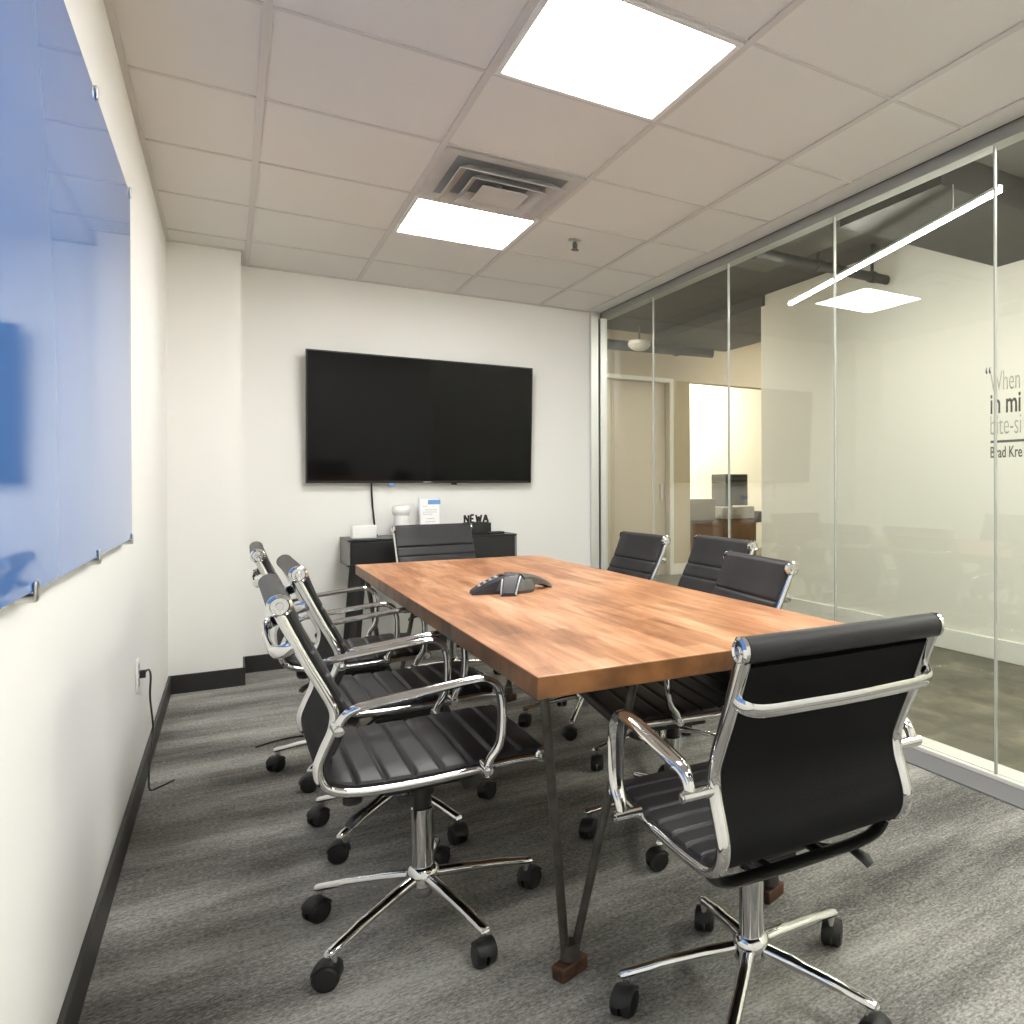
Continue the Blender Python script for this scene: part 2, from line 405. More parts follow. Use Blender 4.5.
# lit panels farther away, and added fill panels out of view
def lamp_panel(name, label, x0, x1, y0, y1, z, m):
    t = thing(name, label, 'light', ((x0+x1)/2, (y0+y1)/2, z))
    w, h = (x1-x0)/2, (y1-y0)/2
    MB().box(-w, w, -h, h, -0.03, -0.005).build('diffuser', m, t)
    MB().box(-w-0.02, w+0.02, -h-0.02, h+0.02, -0.005, 0.02).build('housing', M['alu'], t)
    return t
lamp_panel('far_room_light', 'bright lamp bar under the ceiling past the end of the quote wall', 5.45, 6.9, 7.05, 7.2, 3.08, M['fpanel'])
lamp_panel('far_room_panel', 'lit ceiling panel over the copier room', 5.0, 6.6, 9.6, 10.5, 3.38, M['fpanel'])
lamp_panel('corridor_fill_panel', 'added fill light panel out of view at the near end of the corridor', 2.95, 3.55, -0.5, 0.05, 2.88, M['fill_panel'])  # unseen source added to brighten the corridor

lamp_panel('corridor_fill_panel', 'second added fill light panel out of view along the near end of the corridor', 2.95, 3.55, 0.9, 1.45, 2.69, M['fill_panel'])  # another added source, out of view, for the corridor wall

lamp_panel('passage_fill_panel', 'added fill light panel in the passage hidden behind the back wall corner', 2.52, 2.88, 6.2, 7.4, 2.88, M['fill_panel'])  # added out of sight to light the beige far wall

# reception counter and copier in the far room
t = thing('counter', 'grey topped brown counter in the far bright room behind the glass', 'counter', (5.2, 9.3, 0))
MB().box(0,0.72,0,0.55,0.86,0.93).box(0,0.72,0.0,0.04,0.62,0.86).build('counter_top', M['counter'], t, bevel=0.006)
MB().box(0.02,0.70,0.04,0.53,0,0.86).build('cabinet', M['counterwood'], t, bevel=0.004)
t = thing('paper_stack', 'white paper lying on the grey counter of the far room', 'paper', (5.62, 9.45, 0.93))
MB().box(-0.15,0.15,-0.1,0.1,0,0.015).build('sheets', M['paper'], t)
t = thing('copier', 'dark office copier with paper trays standing in the far bright room', 'copier', (6.22, 9.45, 0))
MB().box(-0.06,0.55,0,0.5,0.02,0.62).build('body', M['counterwood'], t, bevel=0.01)
MB().box(-0.08,0.50,-0.02,0.5,0.62,0.80).build('paper_drawer', M['printergrey'], t, bevel=0.008)
MB().box(0.04,0.46,0.10,0.5,0.80,1.30).build('scanner_tower', M['printer'], t, bevel=0.01)
for z in (1.13,1.19,1.25): MB().box(0.08,0.42,0.07,0.10,z,z+0.02).build('tray', M['duct'], t)
MB().box(0.15,0.40,-0.01,0.068,0.80,0.82).build('paper_sheet', M['paper'], t)
MB().box(0.50,0.68,0.0,0.3,0.55,0.72).build('side_tray', M['printer'], t, bevel=0.008)

# quote lettering on the corridor wall
def text_mesh(name, body, height, y_left, z_base, m, parent, width=None, bold=0.0, sx=0.6, x=XF, thick=0.002):
    cu = bpy.data.curves.new(name, 'FONT'); cu.body = body; cu.size = 1.0; cu.extrude = 0.0; cu.offset = bold
    tmp = bpy.data.objects.new(name+'_tmp', cu); COL.objects.link(tmp)
    dg = bpy.context.evaluated_depsgraph_get(); dg.update()
    me = bpy.data.meshes.new_from_object(tmp.evaluated_get(dg))
    bpy.data.objects.remove(tmp); bpy.data.curves.remove(cu)
    xs = [v.co.x for v in me.vertices]; x0, x1 = min(xs), max(xs)
    cap = 0.72                                   # cap height of the built-in font at size 1
    s = height/cap
    k = (width/(x1-x0)) if width else s*sx
    for v in me.vertices:
        X, Y = (v.co.x-x0)*k, v.co.y*s
        v.co = Vector((x-thick, y_left - X, z_base + Y))
    bm = bmesh.new(); bm.from_mesh(me)
    r = bmesh.ops.extrude_face_region(bm, geom=bm.faces[:])
    for v in [e for e in r['geom'] if isinstance(e, bmesh.types.BMVert)]: v.co.x = x - 0.0001
    bmesh.ops.recalc_face_normals(bm, faces=bm.faces)
    bm.to_mesh(me); bm.free(); me.materials.append(m)
    o = bpy.data.objects.new(name, me); COL.objects.link(o); o.parent = parent
    return o
t = thing('wall_quote', 'dark and pale quote lettering on the white corridor wall', 'lettering')
text_mesh('quotation_mark', '\u201c', 0.125, 3.150, 1.785, M['darkink'], t, width=0.040)
text_mesh('pale_line', 'When', 0.135, 3.114, 1.745, M['paleink'], t, width=0.222, bold=-0.012)
text_mesh('bold_line', 'in mi', 0.135, 3.112, 1.600, M['darkink'], t, width=0.225, bold=0.012)
text_mesh('pale_line', 'bite-si', 0.135, 3.112, 1.462, M['paleink'], t, width=0.228, bold=-0.012)
MB().box(XF-0.002, XF, 2.78, 3.112, 1.407, 1.423).build('rule', M['darkink'], t)
text_mesh('name_line', 'Brad Kre', 0.075, 3.112, 1.312, M['darkink'], t, width=0.235, bold=0.006)

# ------------------------------------------------------------------ ceiling fixtures
def ceiling_light(cx, cy, label):
    t = thing('ceiling_light', label, 'light', (cx, cy, H), 0, 'square light panels in the tiled ceiling')
    h = T/2 - 0.012
    f = MB(); w = 0.020
    f.box(-h, h, -h, -h+w, -0.011, -0.001); f.box(-h, h, h-w, h, -0.011, -0.001)
    f.box(-h, -h+w, -h+w, h-w, -0.011, -0.001); f.box(h-w, h, -h+w, h-w, -0.011, -0.001)
    f.build('frame', M['ltframe'], t, bevel=0.003)
    MB().box(-h+w, h-w, -h+w, h-w, -0.006, -0.001).build('diffuser', M['panel'], t, smooth=False)
cx = GX0 + 1.5*T
ceiling_light(cx, GY0-0.5*T, 'larger looking square light panel nearest the camera in the tiled ceiling')
ceiling_light(cx, GY0+2.5*T, 'square light panel farther back beside the air vent in the ceiling')
ceiling_light(cx, GY0-3.5*T, 'square light panel overhead behind the camera position')
t = thing('ceiling_vent', 'square white air vent between the two ceiling light panels', 'vent', (cx, GY0+1.5*T, H))
hv = T/2 - 0.012
def ring(ro, zo, ri, zi, th=0.004):
    b = MB(); o_ = [(-ro,-ro),(ro,-ro),(ro,ro),(-ro,ro)]; i_ = [(-ri,-ri),(ri,-ri),(ri,ri),(-ri,ri)]
    V = [[b.bm.verts.new((x,y,z+dz)) for x,y in q_] for q_, z, dz in ((o_,zo,0),(i_,zi,0),(o_,zo,th),(i_,zi,th))]
    for k in range(4):
        n = (k+1)%4
        b.bm.faces.new((V[0][k],V[0][n],V[1][n],V[1][k])); b.bm.faces.new((V[2][k],V[3][k],V[3][n],V[2][n]))
        b.bm.faces.new((V[0][k],V[2][k],V[2][n],V[0][n])); b.bm.faces.new((V[1][k],V[1][n],V[3][n],V[3][k]))
    return b
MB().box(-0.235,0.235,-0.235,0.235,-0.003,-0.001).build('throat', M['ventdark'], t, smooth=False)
ring(hv, -0.010, 0.235, -0.006).build('frame', M['vent'], t, smooth=False)
ring(0.225, -0.050, 0.175, -0.012).build('louvre', M['vent'], t, smooth=False)
ring(0.160, -0.055, 0.115, -0.016).build('louvre', M['vent'], t, smooth=False)
MB().box(-0.10,0.10,-0.10,0.10,-0.058,-0.050).build('louvre', M['vent'], t, smooth=False, bevel=0.003)
MB().cyl((0,0,-0.05),(0,0,-0.002),0.012).build('stem', M['vent'], t)
t = thing('sprinkler', 'small metal fire sprinkler head sticking down from the ceiling tile', 'sprinkler', (1.576, 3.906, H))
MB().lathe([(0.036,-0.001),(0.036,-0.006),(0.02,-0.012)]).build('escutcheon', M['satin'], t)
MB().lathe([(0.010,-0.012),(0.009,-0.04),(0.006,-0.045)]).lathe([(0.020,-0.052),(0.022,-0.055),(0.005,-0.056)]).cyl((0.012,0,-0.02),(0.010,0,-0.055),0.003).cyl((-0.012,0,-0.02),(-0.010,0,-0.055),0.003).build('nozzle', M['legmetal'], t)

# ------------------------------------------------------------------ whiteboard on the left wall
wy0, wy1, wz0, wz1 = 0.62, 3.035, 0.976, 2.066
t = thing('glass_board', 'large blue glass writing board on the left wall', 'board', (XL, (wy0+wy1)/2, wz0))
yo = (wy0+wy1)/2
MB().box(0.018, 0.026, wy0-yo, wy1-yo, 0, wz1-wz0).build('glass_panel', M['blueglass'], t, bevel=0.0015, smooth=False)
def clip(y, z, sgn):
    c = MB()
    c.cyl((0.002,y,z+sgn*0.010),(0.030,y,z+sgn*0.010),0.007,seg=14)
    c.box(0.0265,0.0305,y-0.011,y+0.011,z-0.016,z+0.016)
    c.box(0.002,0.0305,y-0.009,y+0.009,min(z+sgn*0.006,z+sgn*0.012),max(z+sgn*0.006,z+sgn*0.012))
    c.build('clip', M['satin'], t, bevel=0.0015)
for y in (0.90, 1.603, 2.301, 3.022): clip(y-yo, 0.0, -1); clip(y-yo, wz1-wz0, 1)

# ------------------------------------------------------------------ outlet with cord
t = thing('wall_outlet', 'white wall outlet on the left wall with a black plug', 'outlet', (XL, 3.470, 0.455))
MB().box(0,0.006,-0.036,0.036,-0.058,0.058).build('cover_plate', M['white'], t, bevel=0.002)
MB().box(0.006,0.008,-0.017,0.017,0.008,0.040).box(0.006,0.008,-0.017,0.017,-0.040,-0.008).build('socket', M['greyink'], t)
cord = [(XL+0.022,3.470,0.460),(XL+0.030,3.53,0.460),(XL+0.030,3.62,0.415),(XL+0.022,3.70,0.32),(XL+0.024,3.80,0.18),(XL+0.026,3.74,0.125),(XL+0.026,3.60,0.07),(XL+0.03,3.555,0.006),(XL+0.06,3.565,0.006),(XL+0.10,3.615,0.006)]
c = MB().box(XL+0.0085,XL+0.026,3.460,3.480,0.445,0.471).sweep(smoothpath(cord, 8), 0.0034, seg=8)
tag(c.build('power_cord', M['cord']), 'black cord running from the left wall outlet down to the carpet', 'cord')
cord2 = [(0.089,3.866,0.005),(0.15,3.905,0.005),(0.22,3.925,0.005),(0.318,3.914,0.005)]
tag(MB().sweep(smoothpath(cord2, 8), 0.0035, seg=8).build('floor_cable', M['cord']), 'thin dark cable lying on the carpet beyond the left row of chairs', 'cable')

# ------------------------------------------------------------------ television
TX0, TX1, TZ0, TZ1, TY = 0.394, 1.834, 1.157, 1.997, 5.392
t = thing('television', 'large flat black television mounted on the back wall', 'television', ((TX0+TX1)/2, TY+0.012, TZ0))
t.rotation_euler = (math.radians(3.5), 0, 0)
w = (TX1-TX0)/2; hh = TZ1-TZ0
b = MB().box(-w, w, 0.0, 0.028, 0, hh); b.box(-w*0.72, w*0.72, 0.028, 0.050, 0.08, hh*0.8)
b.build('shell', M['tvbody'], t, bevel=0.004, smooth=False)
MB().box(-w+0.009, w-0.009, -0.002, 0.0005, 0.016, hh-0.009).build('screen', M['screen'], t, smooth=False)
MB().box(-0.025, 0.025, -0.0025, 0.0, 0.005, 0.011).build('logo', M['greyink'], t)
MB().box(-0.245, -0.205, -0.001, 0.02, -0.018, 0.0).build('sensor', M['blueink'], t, bevel=0.004)
MB().box(0.16, 0.195, -0.001, 0.02, -0.011, 0.0).build('foot_stub', M['tvbody'], t, bevel=0.003)
MB().box(-0.3, 0.3, 0.045, 0.066, 0.15, 0.5).build('wall_bracket', M['plastic'], t)
cab = [(0.775,5.435,1.20),(0.775,5.445,1.12),(0.782,5.45,1.0),(0.790,5.445,0.90),(0.792,5.43,0.825),(0.80,5.40,0.8155)]
tag(MB().sweep(smoothpath(cab, 6), 0.0055, seg=8).build('television_cable', M['cord']), 'black cable hanging from the television down to the console', 'cable')

# ------------------------------------------------------------------ console
CX0, CX1, CY0, CY1, CZ0, CZ1 = 0.590, 1.625, 5.085, 5.455, 0.645, 0.810
t = thing('console', 'black console cabinet on slanted legs under the television', 'cabinet', ((CX0+CX1)/2, (CY0+CY1)/2, 0))
cx, cy = (CX0+CX1)/2, (CY0+CY1)/2; w = (CX1-CX0)/2; dd = (CY1-CY0)/2
MB().box(-w+0.014, w-0.014, -dd+0.015, dd, CZ0+0.012, CZ1-0.014).build('body', M['console'], t)
MB().box(-w, w, -dd, dd, CZ1-0.014, CZ1).build('top_panel', M['console'], t, bevel=0.002)
MB().box(-w, w, -dd, dd, CZ0, CZ0+0.012).build('bottom_panel', M['console'], t, bevel=0.002)
o = MB().box(-w, -w+0.014, -dd, dd, CZ0+0.012, CZ1-0.014).build('side_panel', M['console_side'], t); o['label'] = 'grey end panel'
o = MB().box(w-0.014, w, -dd, dd, CZ0+0.012, CZ1-0.014).build('side_panel', M['console_side'], t); o['label'] = 'grey end panel'
for s in (-1, 1):
    x0, x1 = sorted((s*0.006, s*(w-0.018)))
    MB().box(x0, x1, -dd+0.001, -dd+0.015, CZ0+0.016, CZ1-0.018).build('drawer', M['console'], t, bevel=0.002)
    for q in (-1, 1):
        MB().sweep([(s*(w-0.08), q*(dd-0.06), CZ0), (s*(w-0.03), q*(dd-0.04), 0.0)], 0.032, 0.022, up=(0,1,0), seg=4).build('leg', M['console'], t)
# items on the console
ZT = CZ1
t = thing('tissue_box', 'white box at the left end of the black console', 'box', (0.695, 5.22, ZT))
MB().box(-0.070,0.070,-0.05,0.05,0,0.082).build('carton', M['white'], t, bevel=0.006)
MB().box(-0.066,0.066,-0.051,-0.05,0.012,0.022).build('slot_line', M['paper'], t)
t = thing('white_canister', 'round white canister between the box and the framed notice', 'canister', (0.93, 5.30, ZT))
MB().lathe([(0.046,0),(0.048,0.02),(0.046,0.12),(0.047,0.135)]).build('body', M['white'], t)
MB().lathe([(0.046,0.135),(0.054,0.15),(0.058,0.175),(0.05,0.195),(0.02,0.203)]).build('lid', M['white'], t)
t = thing('framed_notice', 'upright framed white notice with a blue heading on the console', 'sign', (1.12, 5.34, ZT))
RM = Matrix.Rotation(math.radians(-8), 4, 'X')
MB().box(-0.068,0.068,0,0.012,0.0,0.252,RM).build('frame', M['frame'], t, bevel=0.002)
MB().box(-0.010,0.070,-0.004,-0.0021,0.205,0.235,RM).build('heading', M['blueink'], t)
ink = MB(); ink.box(-0.060,0.060,-0.002,0.0,0.008,0.244,RM)
for z, a, bq in ((0.190,-0.045,-0.018),(0.165,-0.03,0.045),(0.150,-0.045,0.04),(0.135,-0.045,0.015),(0.105,-0.02,0.03),(0.085,-0.03,0.035),(0.055,-0.045,0.03),(0.040,-0.045,0.045),(0.025,-0.04,0.02)):
    x = a
    while x < bq:
        l = random.uniform(0.006,0.014); ink.box(x,min(x+l,bq+0.002),-0.0028,-0.0015,z,z+0.0045,RM); x += l+0.004
o = ink.build('notice_sheet', M['paper'], t, smooth=False); o.data.materials.append(M['greyink'])
for p in o.data.polygons[6:]: p.material_index = 1
t = thing('desk_organiser', 'black desk organiser with upright pieces at the right of the console', 'organiser', (1.40, 5.25, ZT))
MB().box(-0.085,0.085,-0.05,0.05,0,0.075).build('tray', M['plastic'], t, bevel=0.004)
MB().box(-0.078,0.078,-0.012,0.012,0.075,0.080).build('slot', M['duct'], t)
def glyph(name, x, polys, z0=0.078, s=1.0):
    b = MB()
    for (xa, za, xb, zb_) in polys:
        b.sweep([(x+xa*s, 0, z0+za*s), (x+xb*s, 0, z0+zb_*s)], 0.0065, 0.0065, up=(0,1,0), seg=4)
    b.build(name, M['plastic'], t)
glyph('upright_letter', -0.150+0.07, [(0,0,0,0.05),(0,0.05,0.026,0),(0.026,0,0.026,0.05)])
glyph('upright_letter', -0.040, [(0,0,0,0.05),(0,0.05,0.022,0.05),(0,0.025,0.018,0.025),(0,0.0,0.022,0.0)])
glyph('upright_letter', -0.004, [(0,0.05,0.009,0),(0.009,0,0.018,0.04),(0.018,0.04,0.027,0),(0.027,0,0.036,0.05)])
glyph('upright_letter', 0.045, [(0,0,0.016,0.05),(0.016,0.05,0.032,0),(0.008,0.018,0.024,0.018)])
t = thing('remote_control', 'flat black remote lying beside the black desk organiser', 'remote', (1.50, 5.14, ZT), 0.1)
MB().box(-0.055,0.055,-0.018,0.018,0,0.016).build('case', M['plastic'], t, bevel=0.005)
MB().box(-0.045,0.030,-0.010,0.010,0.016,0.0175).build('keypad', M['phone'], t)

# ------------------------------------------------------------------ table
TA = (0.524, 1.505); TZ = 0.745; TH = 0.048
pts = [(0.524,1.510),(1.452,1.472),(1.446,4.15),(0.519,4.176)]
t = thing('conference_table', 'long butcher block wood conference table on dark steel V legs', 'table', (0.98, 2.83, 0))
b = MB().prism([(x-0.98, y-2.83) for x, y in pts], TZ-TH, TZ)
top = b.build('tabletop', M['wood'], t, bevel=0.003, smooth=False)
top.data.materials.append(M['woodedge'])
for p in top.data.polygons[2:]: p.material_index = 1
def vleg(fx, fy, t1, t2):
    P = lambda x, y, z: (x-0.98, y-2.83, z)
    l = MB()
    l.cyl(P(fx-0.012,fy,0.055), P(*t1,TZ-TH-0.006), 0.0105, seg=12); l.cyl(P(fx+0.012,fy,0.055), P(*t2,TZ-TH-0.006), 0.0105, seg=12)
    l.cyl(P(fx,fy,0.04), P(fx,fy,0.075), 0.024, 0.020, seg=14)
    cx_, cy_ = (t1[0]+t2[0])/2, (t1[1]+t2[1])/2
    wx = abs(t1[0]-t2[0])/2+0.03
    l.box(cx_-0.98-wx, cx_-0.98+wx, cy_-2.83-0.03-abs(t1[1]-t2[1])/2, cy_-2.83+0.03+abs(t1[1]-t2[1])/2, TZ-TH-0.007, TZ-TH-0.0005)
    lo = l.build('leg', M['legmetal'], t)
    f = MB(); R_ = Matrix.Translation(P(fx,fy,0)) @ Matrix.Rotation(0.35,4,'Z')
    f.box(-0.038,0.038,-0.020,0.020,0,0.034,R_)
    fo = f.build('foot', M['rust'], lo, bevel=0.004); fo['label'] = 'rusty brown foot'
vleg(0.653,1.664,(0.560,1.570),(0.810,1.630)); vleg(1.233,1.657,(1.405,1.565),(1.155,1.630))
vleg(0.653,3.98,(0.560,4.10),(0.810,4.10)); vleg(1.215,3.95,(1.405,4.08),(1.155,4.08))

# ------------------------------------------------------------------ conference phone
t = thing('conference_phone', 'dark grey three-armed conference phone on the wooden tabletop', 'phone', (0.872, 2.775, TZ))
def phone_arm(ang, length, wroot, wtip, htop, m, name):
    b = MB(); n = 9; rows = []
    d_ = Vector((math.cos(ang), math.sin(ang), 0)); s_ = Vector((-d_.y, d_.x, 0))
    for i in range(n):
        f = i/(n-1); r = length*f
        hz = htop*(1-f**1.7)*0.98 + 0.012*(f) ; hw = wroot + (wtip-wroot)*f
        lo = max(0.0, 0.030*math.sin(PI*min(1, f*1.05))*0.8)
        lo = 0.0 if name == 'keypad_arm' else min(lo, hz-0.008)
        c = d_*r
        rows.append([b.bm.verts.new(c + s_*a*hw + Vector((0,0,z))) for a, z in ((-1.0,lo),(-1.0,max(lo+0.003,hz-0.010)),(-0.75,hz),(0.75,hz),(1.0,max(lo+0.003,hz-0.010)),(1.0,lo))])
    for A_, B_ in zip(rows, rows[1:]):
        for k in range(6): b.bm.faces.new((A_[k],A_[(k+1)%6],B_[(k+1)%6],B_[k]))
    b.bm.faces.new(rows[0][::-1]); b.bm.faces.new(rows[-1])
    return b.build(name, m, t)
a0 = math.radians(168)
angs = (math.radians(172), math.radians(245), math.radians(20))
MB().lathe([(0.075,0.0),(0.080,0.012),(0.070,0.045),(0.045,0.064),(0.01,0.069)]).build('body', M['phonegrille'], t)
phone_arm(angs[0], 0.150, 0.050, 0.034, 0.070, M['phone'], 'keypad_arm')
phone_arm(angs[1], 0.125, 0.034, 0.026, 0.072, M['phone'], 'arm')
phone_arm(angs[2], 0.165, 0.066, 0.022, 0.070, M['phonegrille'], 'arm')
for s in (-1, 1):
    d_ = Vector((math.cos(angs[1]), math.sin(angs[1]), 0)); sd = Vector((-d_.y, d_.x, 0))
    pth = []
    for i in range(9):
        f = i/8; hz = 0.072*(1-f**1.7)*0.98+0.012*f; hw = 0.034+(0.026-0.034)*f
        pth.append(d_*0.125*f + sd*s*hw + Vector((0,0,hz-0.006)))
    MB().sweep(pth, 0.003, seg=6).build('trim_line', M['phonetrim'], t)
d_ = Vector((math.cos(angs[0]), math.sin(angs[0]), 0)); sd = Vector((-d_.y, d_.x, 0))
kb = MB()
for i in range(4):
    for j in range(3):
        f = 0.42+0.13*i; hz = 0.070*(1-f**1.7)*0.98+0.012*f
        c = d_*0.150*f + sd*(j-1)*0.018; kb.lathe([(0.006,hz-0.006),(0.006,hz+0.002),(0.004,hz+0.003)], (c.x,c.y,0), seg=8)
kb.build('keypad', M['phonetrim'], t)
f = 0.26; hz = 0.070*(1-f**1.7)*0.98+0.012*f
c = d_*0.150*f
MB().box(-0.014,0.014,-0.024,0.024,hz-0.003,hz+0.002, Matrix.Translation((c.x,c.y,0)) @ Matrix.Rotation(angs[0],4,'Z')).build('display', M['screen'], t)

# ------------------------------------------------------------------ office chair
W = 0.219                    # half spacing of the side rails
SIDE = [(-0.329,0.889),(-0.299,0.819),(-0.269,0.752),(-0.239,0.690),(-0.219,0.640),(-0.222,0.595),(-0.240,0.550),(-0.251,0.512),(-0.240,0.476),(-0.205,0.456),(-0.140,0.447),(-0.03,0.443),(0.09,0.445),(0.19,0.447),(0.242,0.441)]
SIDE = [(y, z if z < 0.46 else 0.46+(z-0.46)*0.968) for y, z in SIDE]
prof = smoothpath([(0,y,z) for y, z in SIDE], 6)
# arc length and normals (front/up side)
arc = [0.0]
for a, b_ in zip(prof, prof[1:]): arc.append(arc[-1]+(b_-a).length)
def pnormal(i):
    tt = (prof[min(i+1,len(prof)-1)]-prof[max(i-1,0)]).normalized()
    return Vector((0, -tt.z, tt.y)) if True else None
SPLIT = min(range(len(prof)), key=lambda i: (prof[i]-Vector((0,-0.240,0.476))).length)
def sling(i0, i1, seams, name, m_front, parent):
    """padded sheet hung between the rails, ribbed on its front side"""
    b = MB(); hw = W+0.007
    N = []
    # resample finely
    L0, L1 = arc[i0], arc[i1]; n = int((L1-L0)/0.004)
    rows = []
    for k in range(n+1):
        s = L0+(L1-L0)*k/n
        i = max(j for j in range(len(arc)) if arc[j] <= s+1e-9); i = min(i, len(arc)-2)
        f = (s-arc[i])/max(1e-9, arc[i+1]-arc[i])
        p = prof[i].lerp(prof[i+1], f); nn = pnormal(i).lerp(pnormal(i+1), f).normalized()
        ds = min([abs(s-L0-q) for q in seams]+[1.0])
        sl = s-L0 if name == 'backrest' else 1.0
        if name == 'seat': sl = L1-s
        top = (0.0235 if name == 'backrest' else 0.0185)
        bump = 0.019 - 0.007*math.exp(-(ds/0.0045)**2) + max(0.0, top-0.019)*max(0.0, 1-sl/0.07)
        row = []
        for xx, k_ in ((-1,0.25),(-0.985,0.75),(-0.95,1),(-0.5,1),(0,1),(0.5,1),(0.95,1),(0.985,0.75),(1,0.25)):
            row.append(b.bm.verts.new(p + Vector((xx*hw,0,0)) + nn*(0.007+(bump-0.007)*k_)))
        for xx in (0.99,0.5,0,-0.5,-0.99):
            row.append(b.bm.verts.new(p + Vector((xx*hw,0,0)) + nn*0.004))
        rows.append(row)
    m_ = len(rows[0])
    for A_, B_ in zip(rows, rows[1:]):
        for k in range(m_): b.bm.faces.new((A_[k],A_[(k+1)%m_],B_[(k+1)%m_],B_[k]))
    b.bm.faces.new(rows[0][::-1]); b.bm.faces.new(rows[-1])
    return b.build(name, m_front, parent)

def make_chair(label):
    t = thing('office_chair', label, 'chair', (0,0,0), 0, 'black ribbed chairs with chrome frames around the table')
    LB = arc[SPLIT]
    sling(0, SPLIT, [0.120,0.182,0.244,0.306,0.368], 'backrest', M['leather'], t)
    seatlen = arc[-1]-LB
    sling(SPLIT, len(prof)-1, [0.06+0.062*k for k in range(7)], 'seat', M['leather'], t)
    # black fabric skin on the rear of the back
    b = MB(); rows = []
    for i in range(3, SPLIT+9):
        nn = pnormal(i)
        rows.append([b.bm.verts.new(prof[i]+Vector((xx*(W-0.004),0,0))-nn*(0.0085+0.002*(1-abs(xx)))) for xx in (-1,-0.5,0,0.5,1)]
                    + [b.bm.verts.new(prof[i]+Vector((xx*(W-0.004),0,0))+nn*0.003) for xx in (1,0.5,0,-0.5,-1)])
    for A_, B_ in zip(rows, rows[1:]):
        for k in range(10): b.bm.faces.new((A_[k],A_[(k+1)%10],B_[(k+1)%10],B_[k]))
    b.bm.faces.new(rows[0][::-1]); b.bm.faces.new(rows[-1])
    o = b.build('back_panel', M['mesh'], t); o['label'] = 'plain black rear skin of the backrest'
    # rolls
    for nm, (y, z), r in (('top_roll', SIDE[0], 0.0235), ('front_roll', SIDE[-1], 0.0185)):
        hw = W+0.004
        ro = MB().lathe([(r*0.8,-hw),(r,-hw+0.004),(r,hw-0.004),(r*0.8,hw)], (0,y,z), 'x', 24).build(nm, M['leather'], t)
        for s in (-1, 1):
            pr_ = [(r*1.04,hw-0.001),(r*1.04,hw+0.006),(r*0.82,hw+0.010),(r*0.72,hw+0.007),(r*0.35,hw+0.007),(r*0.30,hw+0.011),(0.001,hw+0.011)]
            MB().lathe([(a, s*h_) for a, h_ in pr_], (0,y,z), 'x', 24).build('end_cap', M['chrome'], ro)
    # side rails (flat oval chrome bar)
    for s in (-1, 1):
        pth = [p+Vector((s*W,0,0))-pnormal(i)*0.007 for i, p in enumerate(prof)]
        MB().sweep(pth, 0.0115, 0.0135, up=(s*1.0,0,0), seg=14).build('side_rail', M['chrome'], t)
    # rear crossbar
    a = Vector((0,-0.290,0.789)); n_ = Vector((0,-0.93,-0.36))
    pth = []
    def P(x, d): return Vector((x,0,0))+a+n_*d
    pth = [P(-W-0.0,0.004),P(-W-0.001,0.016),P(-W+0.003,0.032),P(-W+0.016,0.046),P(-W+0.045,0.053),P(-0.09,0.056),P(0,0.058),P(0.09,0.056),P(W-0.045,0.053),P(W-0.016,0.046),P(W-0.003,0.032),P(W+0.001,0.016),P(W,0.004)]
    MB().sweep(smoothpath(pth,4), 0.008, 0.0150, up=(0,-0.36,0.93), seg=14).build('crossbar', M['chrome'], t)
    for s in (-1, 1):
        MB().lathe([(0.009,0),(0.009,0.010),(0.006,0.013)], (s*W, -0.302-0.018, 0.824), 'y', 12).build('bolt', M['chrome'], t)
    # armrests
    for s in (-1, 1):
        xa = s*0.268
        pth = [(xa,-0.225,0.600),(xa,-0.218,0.622),(xa,-0.198,0.640),(xa,-0.160,0.648),(xa,-0.06,0.658),(xa,0.045,0.668),(xa,0.085,0.668),(xa,0.112,0.652),(xa,0.124,0.622),(xa,0.127,0.58),(xa,0.125,0.53),(xa,0.118,0.50),(xa,0.100,0.475),(xa,0.092,0.452)]
        sp = smoothpath(pth, 5)
        n = len(sp); wa = []; wb = []
        for i in range(n):
            f = i/(n-1)
            k = min(1, max(0, (f-0.10)/0.12))*min(1, max(0, (1.0-f)/0.25))
            wa.append(0.011+0.007*k); wb.append(0.010)
        ar = MB().sweep(sp, wb, wa, up=(1,0,0), seg=14).build('armrest', M['chrome'], t)
        for y, z in ((-0.225,0.604),(0.091,0.450)):
            MB().cyl((s*(W+0.006),y,z),(s*(xa*s+0.016),y,z),0.0115,seg=16).lathe([(0.009,s*(abs(xa)+0.0162)),(0.009,s*(abs(xa)+0.020)),(0.004,s*(abs(xa)+0.021))],(0,y,z),'x',12).build('arm_pin', M['chrome'], ar)
    # tilt mechanism under the seat
    m_ = MB()
    m_.box(-0.075,0.075,-0.11,0.10,0.372,0.412); m_.box(-0.075,-0.055,-0.185,-0.10,0.384,0.404); m_.box(0.055,0.075,-0.185,-0.10,0.384,0.404)
    m_.box(-0.055,0.055,-0.10,0.12,0.352,0.372)
    mech = m_.build('tilt_mechanism', M['plastic'], t, bevel=0.008)
    MB().sweep(smoothpath([(-W+0.004,-0.19,0.436),(-0.19,-0.188,0.412),(-0.12,-0.180,0.398),(0.12,-0.180,0.398),(0.19,-0.188,0.412),(W-0.004,-0.19,0.436)],4), 0.020, 0.008, up=(0,0,1), seg=10).build('rear_bracket', M['plastic'], mech)
    MB().sweep(smoothpath([(-W+0.012,0.10,0.428),(-0.15,0.10,0.412),(-0.06,0.09,0.402),(0.06,0.09,0.402),(0.15,0.10,0.412),(W-0.012,0.10,0.428)],4), 0.014, 0.008, up=(0,0,1), seg=10).build('front_bracket', M['plastic'], mech)
